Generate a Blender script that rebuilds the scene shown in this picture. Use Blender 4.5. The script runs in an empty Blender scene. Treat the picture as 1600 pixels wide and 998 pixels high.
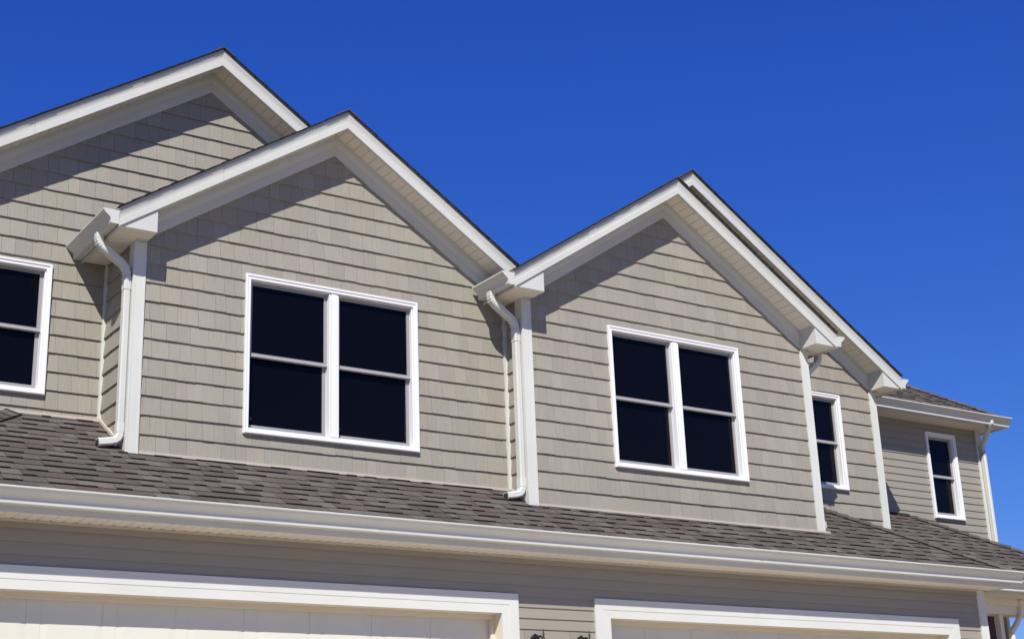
import bpy, math, random
from mathutils import Matrix, Vector
random.seed(7)
S = bpy.context.scene
COL = S.collection

# ------------------------------------------------------------------ camera
CAM = Vector((-4.2272, -12.3181, -4.3083))
YAW, PIT, ROL, FPX = 34.2319, 18.465, -2.2106, 2317.96
def cam_basis():
    yw, pt, rl = map(math.radians, (YAW, PIT, ROL))
    F = Vector((math.sin(yw)*math.cos(pt), math.cos(yw)*math.cos(pt), math.sin(pt)))
    R = Vector((math.cos(yw), -math.sin(yw), 0.0))
    U = R.cross(F)
    return math.cos(rl)*R + math.sin(rl)*U, -math.sin(rl)*R + math.cos(rl)*U, F
RR, UU, FF = cam_basis()
cd = bpy.data.cameras.new('camera')
cam = bpy.data.objects.new('camera', cd)
COL.objects.link(cam)
m = Matrix((RR, UU, -FF)).transposed().to_4x4()
m.translation = CAM
cam.matrix_world = m
cd.sensor_fit = 'HORIZONTAL'
cd.sensor_width = 36.0
cd.lens = FPX/1600*36.0
cd.clip_end = 3000
S.camera = cam
def to_px(p):
    d = Vector(p) - CAM
    w = d.dot(FF)
    return 800 + FPX*d.dot(RR)/w, 499 - FPX*d.dot(UU)/w

# ------------------------------------------------------------------ sky, sun, exposure
SUN_DIR = Vector((0.412, 0.562, -0.717)).normalized()      # the way the light travels
elev = math.asin(-SUN_DIR.z)
world = bpy.data.worlds.new('World')
S.world = world
world.use_nodes = True
nt = world.node_tree
for n in list(nt.nodes): nt.nodes.remove(n)
sky = nt.nodes.new('ShaderNodeTexSky')
sky.sky_type = 'NISHITA'
sky.sun_disc = False
sky.sun_elevation = elev
sky.sun_rotation = math.atan2(-SUN_DIR.x, -SUN_DIR.y)
sky.altitude = 300
sky.air_density = 1.0
sky.dust_density = 0.0
sky.ozone_density = 10.0
# deep, polarised blue: one power curve for each channel over the whole dome
def mth(op, a, v):
    n = nt.nodes.new('ShaderNodeMath'); n.operation = op
    nt.links.new(a, n.inputs[0]); n.inputs[1].default_value = v
    return n.outputs[0]
sep = nt.nodes.new('ShaderNodeSeparateColor'); cmb = nt.nodes.new('ShaderNodeCombineColor')
nt.links.new(sky.outputs[0], sep.inputs[0])
for i, (gain, power) in enumerate(((0.875, 1.48), (0.570, 1.12), (0.706, 0.64))):
    nt.links.new(mth('MULTIPLY', mth('POWER', mth('MULTIPLY', sep.outputs[i], 0.1), power), gain*10), cmb.inputs[i])
bg = nt.nodes.new('ShaderNodeBackground')
bg.inputs['Strength'].default_value = 0.1
wo = nt.nodes.new('ShaderNodeOutputWorld')
nt.links.new(cmb.outputs[0], bg.inputs['Color'])
nt.links.new(bg.outputs[0], wo.inputs['Surface'])
sl = bpy.data.lights.new('sun', 'SUN')
sl.energy = 5.0
sl.angle = math.radians(0.53)
sl.color = (1.0, 0.955, 0.885)
sun = bpy.data.objects.new('sun', sl)
COL.objects.link(sun)
sun.rotation_euler = SUN_DIR.to_track_quat('-Z', 'Y').to_euler()
sun.location = (-20, -25, 30)
S.view_settings.view_transform = 'Standard'
S.view_settings.look = 'None'
S.view_settings.exposure = 0.45
S.view_settings.gamma = 1.0

# ------------------------------------------------------------------ materials
def mat(name, col, rough=0.5, noise=0.0, nscale=6.0, stretch=(1, 1, 1), bump=0.0, bscale=40.0, spec=0.4, attr=None, dirt=0.0):
    m = bpy.data.materials.new(name)
    m.use_nodes = True
    t = m.node_tree
    b = t.nodes['Principled BSDF']
    b.inputs['Roughness'].default_value = rough
    b.inputs['Specular IOR Level'].default_value = spec
    geo = t.nodes.new('ShaderNodeNewGeometry')
    mp = t.nodes.new('ShaderNodeMapping')
    mp.inputs['Scale'].default_value = stretch
    t.links.new(geo.outputs['Position'], mp.inputs['Vector'])
    if attr:
        a = t.nodes.new('ShaderNodeAttribute')
        a.attribute_name = attr
        src = a.outputs['Color']
    else:
        rgb = t.nodes.new('ShaderNodeRGB')
        rgb.outputs[0].default_value = (*col, 1)
        src = rgb.outputs[0]
    def scaled(src, scale, amount, strv=None):
        nz = t.nodes.new('ShaderNodeTexNoise')
        nz.inputs['Scale'].default_value = scale
        nz.inputs['Detail'].default_value = 4
        t.links.new(mp.outputs[0] if strv is None else geo.outputs['Position'], nz.inputs['Vector'])
        r = t.nodes.new('ShaderNodeMapRange')
        r.inputs['From Min'].default_value = 0.25
        r.inputs['From Max'].default_value = 0.75
        r.inputs['To Min'].default_value = 1 - amount
        r.inputs['To Max'].default_value = 1 + amount
        t.links.new(nz.outputs['Fac'], r.inputs['Value'])
        v = t.nodes.new('ShaderNodeVectorMath')
        v.operation = 'SCALE'
        t.links.new(src, v.inputs[0])
        t.links.new(r.outputs[0], v.inputs['Scale'])
        return v.outputs[0]
    if noise: src = scaled(src, nscale, noise)
    if dirt: src = scaled(src, 1.3, dirt, strv=True)
    t.links.new(src, b.inputs['Base Color'])
    if bump:
        nz = t.nodes.new('ShaderNodeTexNoise')
        nz.inputs['Scale'].default_value = bscale
        nz.inputs['Detail'].default_value = 3
        t.links.new(mp.outputs[0], nz.inputs['Vector'])
        bp = t.nodes.new('ShaderNodeBump')
        bp.inputs['Strength'].default_value = bump
        bp.inputs['Distance'].default_value = 0.01
        t.links.new(nz.outputs['Fac'], bp.inputs['Height'])
        t.links.new(bp.outputs[0], b.inputs['Normal'])
    return m
SIDING = (0.255, 0.236, 0.193)
M = {}
M['shake'] = mat('shake_vinyl', SIDING, 0.62, 0.06, 5.0, (14, 14, 0.8), 0.25, 9.0, attr='col', dirt=0.03)
M['lap'] = mat('lap_vinyl', (0.243, 0.224, 0.182), 0.55, 0.03, 4.0, (0.6, 0.6, 6), 0.08, 8.0, dirt=0.03)
M['backing'] = mat('wall_backing', (0.2, 0.18, 0.15), 0.8, 0.05)
M['trim'] = mat('white_trim', (0.52, 0.525, 0.485), 0.42, 0.02, 3.0, dirt=0.05)
M['fascia'] = mat('fascia_metal', (0.485, 0.49, 0.455), 0.38, 0.02, 3.0, bump=0.04, bscale=2.5, dirt=0.05)
M['gutter'] = mat('gutter_metal', (0.49, 0.495, 0.46), 0.33, 0.02, 3.0, bump=0.05, bscale=2.0, dirt=0.05)
M['soffit'] = mat('soffit_vinyl', (0.69, 0.632, 0.54), 0.55, 0.03, 3.0, dirt=0.04)
M['flashing'] = mat('cream_flashing', (0.43, 0.385, 0.32), 0.5, 0.04, 4.0)
M['window'] = mat('window_vinyl', (0.66, 0.665, 0.665), 0.33, 0.01, 3.0)
M['sash'] = mat('sash_vinyl', (0.245, 0.24, 0.245), 0.45, 0.02, 3.0)
M['latch'] = mat('latch_plastic', (0.05, 0.05, 0.055), 0.5)
M['dark'] = mat('dark_gap', (0.02, 0.018, 0.017), 0.8)
M['door'] = mat('garage_door_paint', (0.54, 0.53, 0.455), 0.45, 0.03, 3.0)
M['jamb'] = mat('jamb_cream', (0.58, 0.51, 0.40), 0.5, 0.02, 3.0)
M['shingle'] = mat('asphalt_shingle', (0.15, 0.14, 0.13), 0.92, 0.20, 45.0, bump=0.5, bscale=120.0, spec=0.15, attr='col', dirt=0.12)
M['deck'] = mat('roof_underlay', (0.03, 0.03, 0.032), 0.9)
M['black'] = mat('black_iron', (0.012, 0.011, 0.011), 0.4, 0.1, 20)
M['maroon'] = mat('maroon_paint', (0.055, 0.014, 0.015), 0.45, 0.05, 4)
M['concrete'] = mat('driveway_concrete', (0.56, 0.505, 0.425), 0.85, 0.08, 1.5, bump=0.1, bscale=60)
M['grass'] = mat('dry_grass', (0.205, 0.172, 0.11), 0.9, 0.25, 3.0, bump=0.5, bscale=30)
M['lampglass'] = mat('lantern_glass', (0.35, 0.33, 0.28), 0.15)
g = bpy.data.materials.new('window_glass')
g.use_nodes = True
b = g.node_tree.nodes['Principled BSDF']
b.inputs['Base Color'].default_value = (0.002, 0.002, 0.003, 1)
b.inputs['Roughness'].default_value = 0.03
b.inputs['IOR'].default_value = 1.5
b.inputs['Specular IOR Level'].default_value = 0.15
nz = g.node_tree.nodes.new('ShaderNodeTexNoise'); nz.inputs['Scale'].default_value = 1.6
bp = g.node_tree.nodes.new('ShaderNodeBump'); bp.inputs['Strength'].default_value = 0.25; bp.inputs['Distance'].default_value = 0.05
ge = g.node_tree.nodes.new('ShaderNodeNewGeometry')
g.node_tree.links.new(ge.outputs['Position'], nz.inputs['Vector'])
g.node_tree.links.new(nz.outputs['Fac'], bp.inputs['Height'])
g.node_tree.links.new(bp.outputs[0], b.inputs['Normal'])
M['glass'] = g

# ------------------------------------------------------------------ mesh helpers
class MB:
    def __init__(s): s.v = []; s.f = []; s.c = []
    def add(s, verts, faces, col=None):
        o = len(s.v)
        s.v += [tuple(v) for v in verts]
        s.f += [tuple(i + o for i in f) for f in faces]
        s.c += [col or (1, 1, 1)]*len(verts)
        return s
    def box(s, x0, x1, y0, y1, z0, z1, col=None):
        v = [(x, y, z) for x in (x0, x1) for y in (y0, y1) for z in (z0, z1)]
        return s.add(v, [(0, 1, 3, 2), (4, 6, 7, 5), (0, 4, 5, 1), (2, 3, 7, 6), (0, 2, 6, 4), (1, 5, 7, 3)], col)
    def prism(s, a, b2, col=None):
        """loft between two equal-length loops, capped"""
        n = len(a)
        f = [tuple(range(n))[::-1], tuple(range(n, 2*n))]
        f += [(i, (i + 1) % n, (i + 1) % n + n, i + n) for i in range(n)]
        return s.add(list(a) + list(b2), f, col)
    def loft(s, loops, cap=True, col=None):
        n = len(loops[0]); v = [p for l in loops for p in l]; f = []
        for k in range(len(loops) - 1):
            f += [(k*n + i, k*n + (i + 1) % n, (k + 1)*n + (i + 1) % n, (k + 1)*n + i) for i in range(n)]
        if cap:
            f.append(tuple(range(n))[::-1]); f.append(tuple(range((len(loops) - 1)*n, len(loops)*n)))
        return s.add(v, f, col)
ROOT = None
ROOT_LOC = Vector((4.0, 0.4, -4.85))
def build(name, mb, material, parent=None, kind=None, smooth=False, attr=False):
    me = bpy.data.meshes.new(name)
    me.from_pydata(mb.v, [], mb.f)
    me.validate()
    import bmesh
    bm = bmesh.new(); bm.from_mesh(me)
    bmesh.ops.recalc_face_normals(bm, faces=bm.faces)
    bm.to_mesh(me); bm.free()
    if attr:
        a = me.attributes.new('col', 'FLOAT_COLOR', 'POINT')
        flat = []
        for c in mb.c: flat += [c[0], c[1], c[2], 1.0]
        a.data.foreach_set('color', flat)
    me.materials.append(M[material])
    if smooth:
        for p in me.polygons: p.use_smooth = True
    o = bpy.data.objects.new(name, me)
    COL.objects.link(o)
    if parent is not None:
        o.parent = parent
        if parent is ROOT: o.matrix_parent_inverse = Matrix.Translation(-ROOT_LOC)
    if kind: o['kind'] = kind
    return o
def clip(poly, a, b, c):
    """keep a*x+b*y+c >= 0 of a 2-D polygon"""
    out = []
    for i in range(len(poly)):
        p, q = poly[i], poly[(i + 1) % len(poly)]
        dp, dq = a*p[0] + b*p[1] + c, a*q[0] + b*q[1] + c
        if dp >= 0: out.append(p)
        if (dp >= 0) != (dq >= 0):
            t = dp/(dp - dq)
            out.append((p[0] + t*(q[0] - p[0]), p[1] + t*(q[1] - p[1])))
    return out
def area2(poly):
    return abs(sum(poly[i][0]*poly[(i + 1) % len(poly)][1] - poly[(i + 1) % len(poly)][0]*poly[i][1] for i in range(len(poly))))/2
def px_size(verts):
    q = [to_px(v) for v in verts]
    cx = sum(p[0] for p in q)/len(q); cy = sum(p[1] for p in q)/len(q)
    if not (-5 < cx < 1605 and -5 < cy < 1003): return 0
    return (max(p[0] for p in q) - min(p[0] for p in q))*(max(p[1] for p in q) - min(p[1] for p in q))

# ------------------------------------------------------------------ the house
ROOT = bpy.data.objects.new('house', None)
COL.objects.link(ROOT)
ROOT.location = ROOT_LOC
ROOT['label'] = 'taupe sided two-storey house with white gables, gutters and a pair of garage doors'
ROOT['category'] = 'house'

EXPO = 0.1778
P = 0.655
OH = 0.308
SOF = 0.783
DECK = 0.185          # fascia foot to roof deck, measured plumb
GAB = {
 'A': dict(y=0.757, xl=-2.20, xr=4.25, xa=1.015, fz=3.0455, wz=2.868),
 'B': dict(y=0.0, xl=0.04, xr=4.06, xa=2.05, fz=2.264, wz=2.080),
 'C': dict(y=-0.326, xl=4.06, xr=8.10, xa=6.055, fz=2.2626, wz=2.077),
 'D': dict(y=0.6265, xl=4.06, xr=10.254, xa=7.137, fz=2.9657, wz=2.780),
}
for k, G in GAB.items():
    G['el'] = G['xa'] - (2.28 if k in 'BC' else 3.347 if k == 'D' else 3.46)
    G['er'] = G['xa'] + (2.28 if k in 'BC' else 3.347 if k == 'D' else 3.46)

# ---- wedge-shaped siding pieces ---------------------------------------------
def wedge(mb, poly, z0, expo, plane, butt, top, col):
    """poly in (u,z); plane = (origin, udir, outward)"""
    o, u, n = plane
    def P3(p, d): return o + u*p[0] + Vector((0, 0, p[1])) + n*d
    front = [P3(p, top + (butt - top)*(1 - (p[1] - z0)/expo)) for p in poly]
    back = [P3(p, 0.0) for p in poly]
    mb.prism(front, back, col)
def tone(base, lo=0.93, hi=1.05):
    k = random.uniform(lo, hi); w = random.uniform(-0.012, 0.012)
    return (base[0]*(k + w), base[1]*k, base[2]*(k - w))
ALL_SHAKES = []      # (px size, MB, wall object)
def shake_wall(wallobj, plane, region, zphase, u0, u1, ztop, zbot, holes=(), wide=None):
    """region: convex polygon in (u,z); one MB for each shake"""
    i0 = math.floor((zphase - ztop)/EXPO) - 1
    i1 = math.ceil((zphase - zbot)/EXPO) + 1
    for i in range(i0, i1):
        zb = zphase - i*EXPO
        zt = zb + EXPO + 0.0
        u = u0 - random.uniform(0, 0.15)
        while u < u1:
            w = wide or random.choice((0.105, 0.125, 0.14, 0.155, 0.165, 0.18, 0.20))
            a, b2 = max(u, u0), min(u + w - 0.0020, u1)
            u += w
            if b2 - a < 0.012: continue
            drop = random.choice((0, 0, 0, 0, 0.0015, 0.003, -0.0015))
            base = [(a, zb - drop), (b2, zb - drop), (b2, zt), (a, zt)]
            polys = [base]
            for (h0, h1, hb, ht) in holes:
                nxt = []
                for pl in polys:
                    if max(p[0] for p in pl) <= h0 or min(p[0] for p in pl) >= h1 or max(p[1] for p in pl) <= hb or min(p[1] for p in pl) >= ht:
                        nxt.append(pl); continue
                    l = clip(pl, -1, 0, h0); r = clip(pl, 1, 0, -h1)
                    mid = clip(clip(pl, 1, 0, -h0), -1, 0, h1)
                    for q in (l, r, clip(mid, 0, 1, -ht), clip(mid, 0, -1, hb)):
                        if len(q) > 2 and area2(q) > 2e-5: nxt.append(q)
                polys = nxt
            col = tone(SIDING)
            butt = random.uniform(0.0175, 0.0215)
            mb = MB()
            for pl in polys:
                for k in range(len(region)):
                    (ax, az), (bx, bz) = region[k], region[(k + 1) % len(region)]
                    nx, nz2 = -(bz - az), bx - ax
                    pl = clip(pl, nx, nz2, -(nx*ax + nz2*az))
                    if len(pl) < 3: break
                if len(pl) < 3 or area2(pl) < 5e-5: continue
                wedge(mb, pl, zb, EXPO, plane, butt, 0.004, col)
            if mb.v: ALL_SHAKES.append((px_size(mb.v), mb, wallobj))
def wall_slab(name, region, plane, holes, thick=0.12, parent=None, material='backing'):
    o, u, n = plane
    polys = [region]
    for (h0, h1, hb, ht) in holes:
        nxt = []
        for pl in polys:
            l = clip(pl, -1, 0, h0); r = clip(pl, 1, 0, -h1)
            mid = clip(clip(pl, 1, 0, -h0), -1, 0, h1)
            for q in (l, r, clip(mid, 0, 1, -ht), clip(mid, 0, -1, hb)):
                if len(q) > 2 and area2(q) > 1e-4: nxt.append(q)
        polys = nxt
    mb = MB()
    for pl in polys:
        mb.prism([o + u*p[0] + Vector((0, 0, p[1])) for p in pl], [o + u*p[0] + Vector((0, 0, p[1])) - n*thick for p in pl])
    return build(name, mb, material, parent or ROOT)
def front_plane(y): return (Vector((0, y, 0)), Vector((1, 0, 0)), Vector((0, -1, 0)))
def left_plane(x): return (Vector((x, 0, 0)), Vector((0, 1, 0)), Vector((-1, 0, 0)))
def right_plane(x): return (Vector((x, 0, 0)), Vector((0, 1, 0)), Vector((1, 0, 0)))

WIN = {
 'A': (-1.37, -0.495, -0.557, 0.702),
 'B': (1.111, 2.976, -0.904, 0.652),
 'C': (5.150, 7.007, -0.904, 0.652),
 'D': (8.93, 9.592, -0.593, 0.652),
 'E': (12.142, 12.764, -0.590, 0.652),
}
PH = {'A': 0.0377, 'B': 0.5879, 'C': -0.4934, 'D': 0.3209}
ZLOW = {'A': -1.05, 'B': -1.45, 'C': -1.65, 'D': -1.75}
walls = {}
for k, G in GAB.items():
    x0, x1 = G['xl'], G['xr']
    zr = lambda x: G['wz'] + 0.10 - P*abs(x - G['xa'])
    reg = [(x0, ZLOW[k]), (x1, ZLOW[k]), (x1, zr(x1)), (G['xa'], zr(G['xa'])), (x0, zr(x0))]
    w = WIN[k]
    ins = 0.022
    hole = [(w[0] + ins, w[1] - ins, w[2] + ins, w[3] - ins)]
    wall = wall_slab('gable_wall', reg, front_plane(G['y']), hole)
    walls[k] = wall
    s0 = {'A': -1.75, 'B': x0 + 0.05, 'C': x0 + 0.05, 'D': 8.0}[k]
    s1 = {'A': 3.4, 'B': x1 - 0.005, 'C': x1 - 0.05, 'D': x1 - 0.05}[k]
    if k == 'A': s1 = 2.6
    shake_wall(wall, front_plane(G['y']), reg, PH[k], s0, s1, G['wz'] + 0.05, ZLOW[k], hole)
# visible flank walls of the two forward gables
for (x, ya, yb, ph, zl) in ((0.04, 0.0, 0.757, 0.5879, -1.35), (4.06, -0.326, 0.0, -0.4934, -1.5)):
    reg = [(ya, zl), (yb, zl), (yb, SOF), (ya, SOF)]
    pl = left_plane(x)
    wl = wall_slab('flank_wall', [(p[0] + (0.0 if p[0] == yb else 0.121), p[1]) for p in reg], pl, ())
    shake_wall(wl, pl, reg, ph, ya + 0.075, yb - 0.03, SOF, zl)
for (x, ya, yb, zl) in ((8.10, -0.205, 0.6265, -1.6), (10.254, 0.7475, 1.46, -1.8), (13.33, 1.581, 6.0, -4.85)):
    reg = [(ya, zl), (yb, zl), (yb, SOF), (ya, SOF)]
    wl = wall_slab('flank_wall', reg, right_plane(x), (), material='lap')

# ---- windows ------------------------------------------------------------------
def ring(mb, x0, x1, z0, z1, w, y0, y1):
    mb.box(x0, x1, y0, y1, z1 - w, z1); mb.box(x0, x1, y0, y1, z0, z0 + w)
    mb.box(x0, x0 + w, y0, y1, z0 + w, z1 - w); mb.box(x1 - w, x1, y0, y1, z0 + w, z1 - w)
def window(k, y, twin):
    x0, x1, zb, zt = WIN[k]
    mb = MB()
    # mitred, stepped casing: outer back-band, main flat, inner bead
    ring(mb, x0, x1, zb, zt, 0.020, y - 0.040, y + 0.0)
    ring(mb, x0 + 0.018, x1 - 0.018, zb + 0.018, zt - 0.018, 0.032, y - 0.033, y + 0.06)
    ring(mb, x0 + 0.046, x1 - 0.046, zb + 0.046, zt - 0.046, 0.014, y - 0.014, y + 0.12)
    win = build('window', mb, 'window', ROOT)
    sill = MB().box(x0 + 0.012, x1 - 0.012, y - 0.052, y - 0.030, zb + 0.006, zb + 0.022)
    build('sill', sill, 'window', win)
    ix0, ix1, iz0, iz1 = x0 + 0.060, x1 - 0.060, zb + 0.060, zt - 0.060
    cells = [(ix0, ix1)]
    if twin:
        xm = (x0 + x1)/2
        mu = MB()
        mu.box(xm - 0.030, xm + 0.030, y - 0.026, y + 0.09, iz0, iz1)
        mu.box(xm - 0.052, xm - 0.034, y - 0.020, y + 0.09, iz0, iz1)
        mu.box(xm + 0.034, xm + 0.052, y - 0.020, y + 0.09, iz0, iz1)
        mu.box(xm - 0.034, xm + 0.034, y - 0.010, y + 0.085, iz0, iz1)
        build('mullion', mu, 'window', win)
        cells = [(ix0, xm - 0.052), (xm + 0.052, ix1)]
    zm = (iz0 + iz1)/2
    for (a, b2) in cells:
        for up in (True, False):
            yo = y + (0.026 if up else 0.058)
            z0, z1 = (zm - 0.022, iz1) if up else (iz0, zm + 0.018)
            st, rt, rb = 0.033, 0.030 if up else 0.034, 0.040 if up else 0.048
            s = MB()
            s.box(a, a + st, yo, yo + 0.03, z0, z1); s.box(b2 - st, b2, yo, yo + 0.03, z0, z1)
            s.box(a + st, b2 - st, yo + 0.001, yo + 0.03, z1 - rt, z1); s.box(a + st, b2 - st, yo + 0.001, yo + 0.03, z0, z0 + rb)
            sash = build('sash', s, 'sash', win)
            build('pane', MB().box(a + st - 0.004, b2 - st + 0.004, yo + 0.012, yo + 0.018, z0 + rb - 0.004, z1 - rt + 0.004), 'glass', win)
            if up:
                # the bottom rail of the upper sash carries a sloped nose
                nb = MB().prism([(a, yo - 0.010, z0 + 0.004), (a, yo + 0.002, z0 - 0.004), (a, yo + 0.002, z0 + 0.030)], [(b2, yo - 0.010, z0 + 0.004), (b2, yo + 0.002, z0 - 0.004), (b2, yo + 0.002, z0 + 0.030)])
                build('meeting_rail', nb, 'sash', win)
            if not up:
                build('sash_lock', MB().box(a + st + 0.012, a + st + 0.028, yo + 0.006, yo + 0.0115, z0 + rb + 0.045, z0 + rb + 0.075), 'latch', win)
    return win
window('A', GAB['A']['y'], False)
window('B', GAB['B']['y'], True)
window('C', GAB['C']['y'], True)
window('D', GAB['D']['y'], False)
window('E', 1.46, False)

# ---- shingles -------------------------------------------------------------------
SH = [((0.092, 0.081, 0.071), 6), ((0.080, 0.070, 0.062), 4), ((0.104, 0.093, 0.082), 4), ((0.076, 0.060, 0.053), 2.4), ((0.067, 0.058, 0.052), 2), ((0.086, 0.072, 0.064), 3)]
def sh_col():
    r = random.uniform(0, sum(w for _, w in SH))
    for c, w in SH:
        r -= w
        if r <= 0: break
    k = random.uniform(0.92, 1.08)
    return tuple(x*k for x in c)
ROW = 0.143
def shingle_tabs(o, s, t, n, poly, split=None, tabs=True, tmin=0.0, trim=None):
    """o origin, s along the eave, t up the slope, n outward normal; poly convex in (s,t).  returns list of MB"""
    out = []
    smin = min(p[0] for p in poly); smax = max(p[0] for p in poly); tmax = max(p[1] for p in poly)
    r = 0
    while tmin + r*ROW < tmax:
        t0 = tmin + r*ROW; t1 = t0 + ROW*1.12
        a = smin - random.uniform(0, 0.3)
        proud = False
        while a < smax:
            w = random.choice((0.08, 0.11, 0.13, 0.15, 0.17, 0.2, 0.24)) if tabs else 1.2
            b2 = a + w
            proud = not proud if random.random() < 0.8 else proud
            pieces = [(a, b2, t1)]
            if split: pieces = split(a, b2, t0, t1)
            col = sh_col()
            for (pa, pb, pt) in pieces:
                sl2 = random.uniform(-0.012, 0.012)
                pl = [(pa + 0.001, t0), (pb - 0.001 + 0, t0), (pb - 0.001 + sl2*0, pt), (pa + 0.001, pt)]
                for k in range(len(poly)):
                    (ax, az), (bx, bz) = poly[k], poly[(k + 1) % len(poly)]
                    nx, ny = -(bz - az), bx - ax
                    pl = clip(pl, nx, ny, -(nx*ax + ny*az))
                    if len(pl) < 3: break
                if len(pl) < 3 or area2(pl) < 3e-4: continue
                hb = 0.015 if proud else 0.007
                hb += random.uniform(-0.001, 0.0015)
                mb = MB()
                top = [o + s*p[0] + t*p[1] + n*(hb*(1 - (p[1] - t0)/(t1 - t0)) + 0.0015) for p in pl]
                bot = [o + s*p[0] + t*p[1] for p in pl]
                mb.prism(top, bot, col)
                low = [p for p in pl if abs(p[1] - t0) < 1e-6]
                if len(low) == 2:                      # bare asphalt on the cut lower edge
                    e0, e1 = sorted(low)
                    q = lambda p, d, h: o + s*p[0] + t*(p[1] - d) + n*h
                    mb.prism([q(e0, 0.0002, 0.0), q(e1, 0.0002, 0.0), q(e1, 0.0002, hb + 0.001), q(e0, 0.0002, hb + 0.001)], [q(e0, 0.003, 0.0), q(e1, 0.003, 0.0), q(e1, 0.003, hb + 0.0005), q(e0, 0.003, hb + 0.0005)], (0.018, 0.016, 0.016) if proud else (0.045, 0.040, 0.037))
                out.append(mb)
            a = b2
        r += 1
    return out
def merge(lst):
    m2 = MB()
    for x in lst:
        o = len(m2.v); m2.v += x.v; m2.f += [tuple(i + o for i in f) for f in x.f]; m2.c += x.c
    return m2
ALL_TABS = []       # (px size, MB, roof object)
def slope_basis(pit, axis):
    """axis 'front': eave along +X, rises to +Y; 'left': rises to +X; 'right': rises to -X"""
    c = 1/math.hypot(1, pit)
    if axis == 'front': return Vector((1, 0, 0)), Vector((0, c, pit*c)), Vector((0, -pit*c, c)), c
    if axis == 'left': return Vector((0, -1, 0)), Vector((c, 0, pit*c)), Vector((-pit*c, 0, c)), c
    return Vector((0, 1, 0)), Vector((-c, 0, pit*c)), Vector((pit*c, 0, c)), c
def deck(mb, pts, th=0.02):
    """plan polygon lifted onto a roof plane already in 3-D"""
    mb.prism(pts, [p - Vector((0, 0, th)) for p in pts])

# upper gable roofs -----------------------------------------------------------
YB = {'A': 7.0, 'B': 3.0, 'C': None, 'D': 7.0}
for k, G in GAB.items():
    yF = G['y'] - OH
    y0 = yF - 0.008
    for side in ('left', 'right'):
        sgn = -1 if side == 'left' else 1
        xe = G['el'] - 0.012 if side == 'left' else G['er'] + 0.012
        y1 = {'A': 7.0, 'B': 3.0, 'C': 2.6, 'D': 7.0}[k]
        if k == 'C' and side == 'left': y1 = GAB['D']['y'] - OH - 0.010
        if k == 'B' and side == 'right': xe = 4.045
        ztop = lambda x: G['fz'] + DECK - P*abs(x - G['xa'])
        yd = yF + 0.015
        pts = [Vector((G['xa'], yd, ztop(G['xa']))), Vector((G['xa'], y1, ztop(G['xa']))), Vector((xe, y1, ztop(xe))), Vector((xe, yd, ztop(xe)))]
        mb = MB(); deck(mb, pts)
        roof = build('roof_slope', mb, 'deck', ROOT)
        s, t, n, c = slope_basis(P, side)
        L = abs(xe - G['xa'])/c
        o = Vector((xe, y0, ztop(xe)))
        lo, hi = (-(y1 - y0), 0.019) if side == 'left' else (-0.019, y1 - y0)
        if k == 'C' and side == 'left': pass
        rows = []
        # one long course at a time, its rake end a little uneven
        r = 0
        while r*ROW < L:
            t0, t1 = r*ROW, min(r*ROW + ROW*1.12, L + 0.01)
            e = random.uniform(-0.0025, 0.0025)
            a, b2 = (lo, hi + e) if side == 'left' else (lo - e, hi)
            pl = [(a, t0), (b2, t0), (b2, t1), (a, t1)]
            mb2 = MB()
            hb = random.uniform(0.007, 0.011)
            top = [o + s*p[0] + t*p[1] + n*((hb if p[1] == t0 else 0.004) + 0.003) for p in pl]
            bot = [o + s*p[0] + t*p[1] + n*0.0005 for p in pl]
            mb2.prism(top, bot, sh_col())
            ee = b2 if side == 'left' else a
            sg = 1 if side == 'left' else -1
            q = lambda d, tt, h: o + s*(ee + sg*d) + t*tt + n*h
            lp = lambda d: [q(d, t0, 0.0), q(d, t1, 0.0), q(d, t1, 0.006), q(d, t0, hb + 0.002)]
            mb2.prism(lp(0.0003), lp(0.004), (0.014, 0.013, 0.013))
            rows.append(mb2); r += 1
        build('shingle_courses', merge(rows), 'shingle', roof, kind='stuff', attr=True)
    # ridge cap
    mb = MB()
    y1 = {'A': 7.0, 'B': 3.0, 'C': 2.6, 'D': 7.0}[k]
    yy = y0 - 0.018
    z0 = G['fz'] + DECK + 0.012
    while yy < y1:
        e = min(yy + 0.16, y1); h = 0.012
        pr = [(-0.13, -0.13*P), (0, 0), (0.13, -0.13*P), (0.13, -0.13*P - 0.008), (0, -0.010), (-0.13, -0.13*P - 0.008)]
        mb.prism([(G['xa'] + p[0], yy, z0 + p[1] + h) for p in pr], [(G['xa'] + p[0], e, z0 + p[1] + 0.002) for p in pr], sh_col())
        yy += 0.143
    build('ridge_cap', mb, 'shingle', ROOT, kind='stuff', attr=True)

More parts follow.
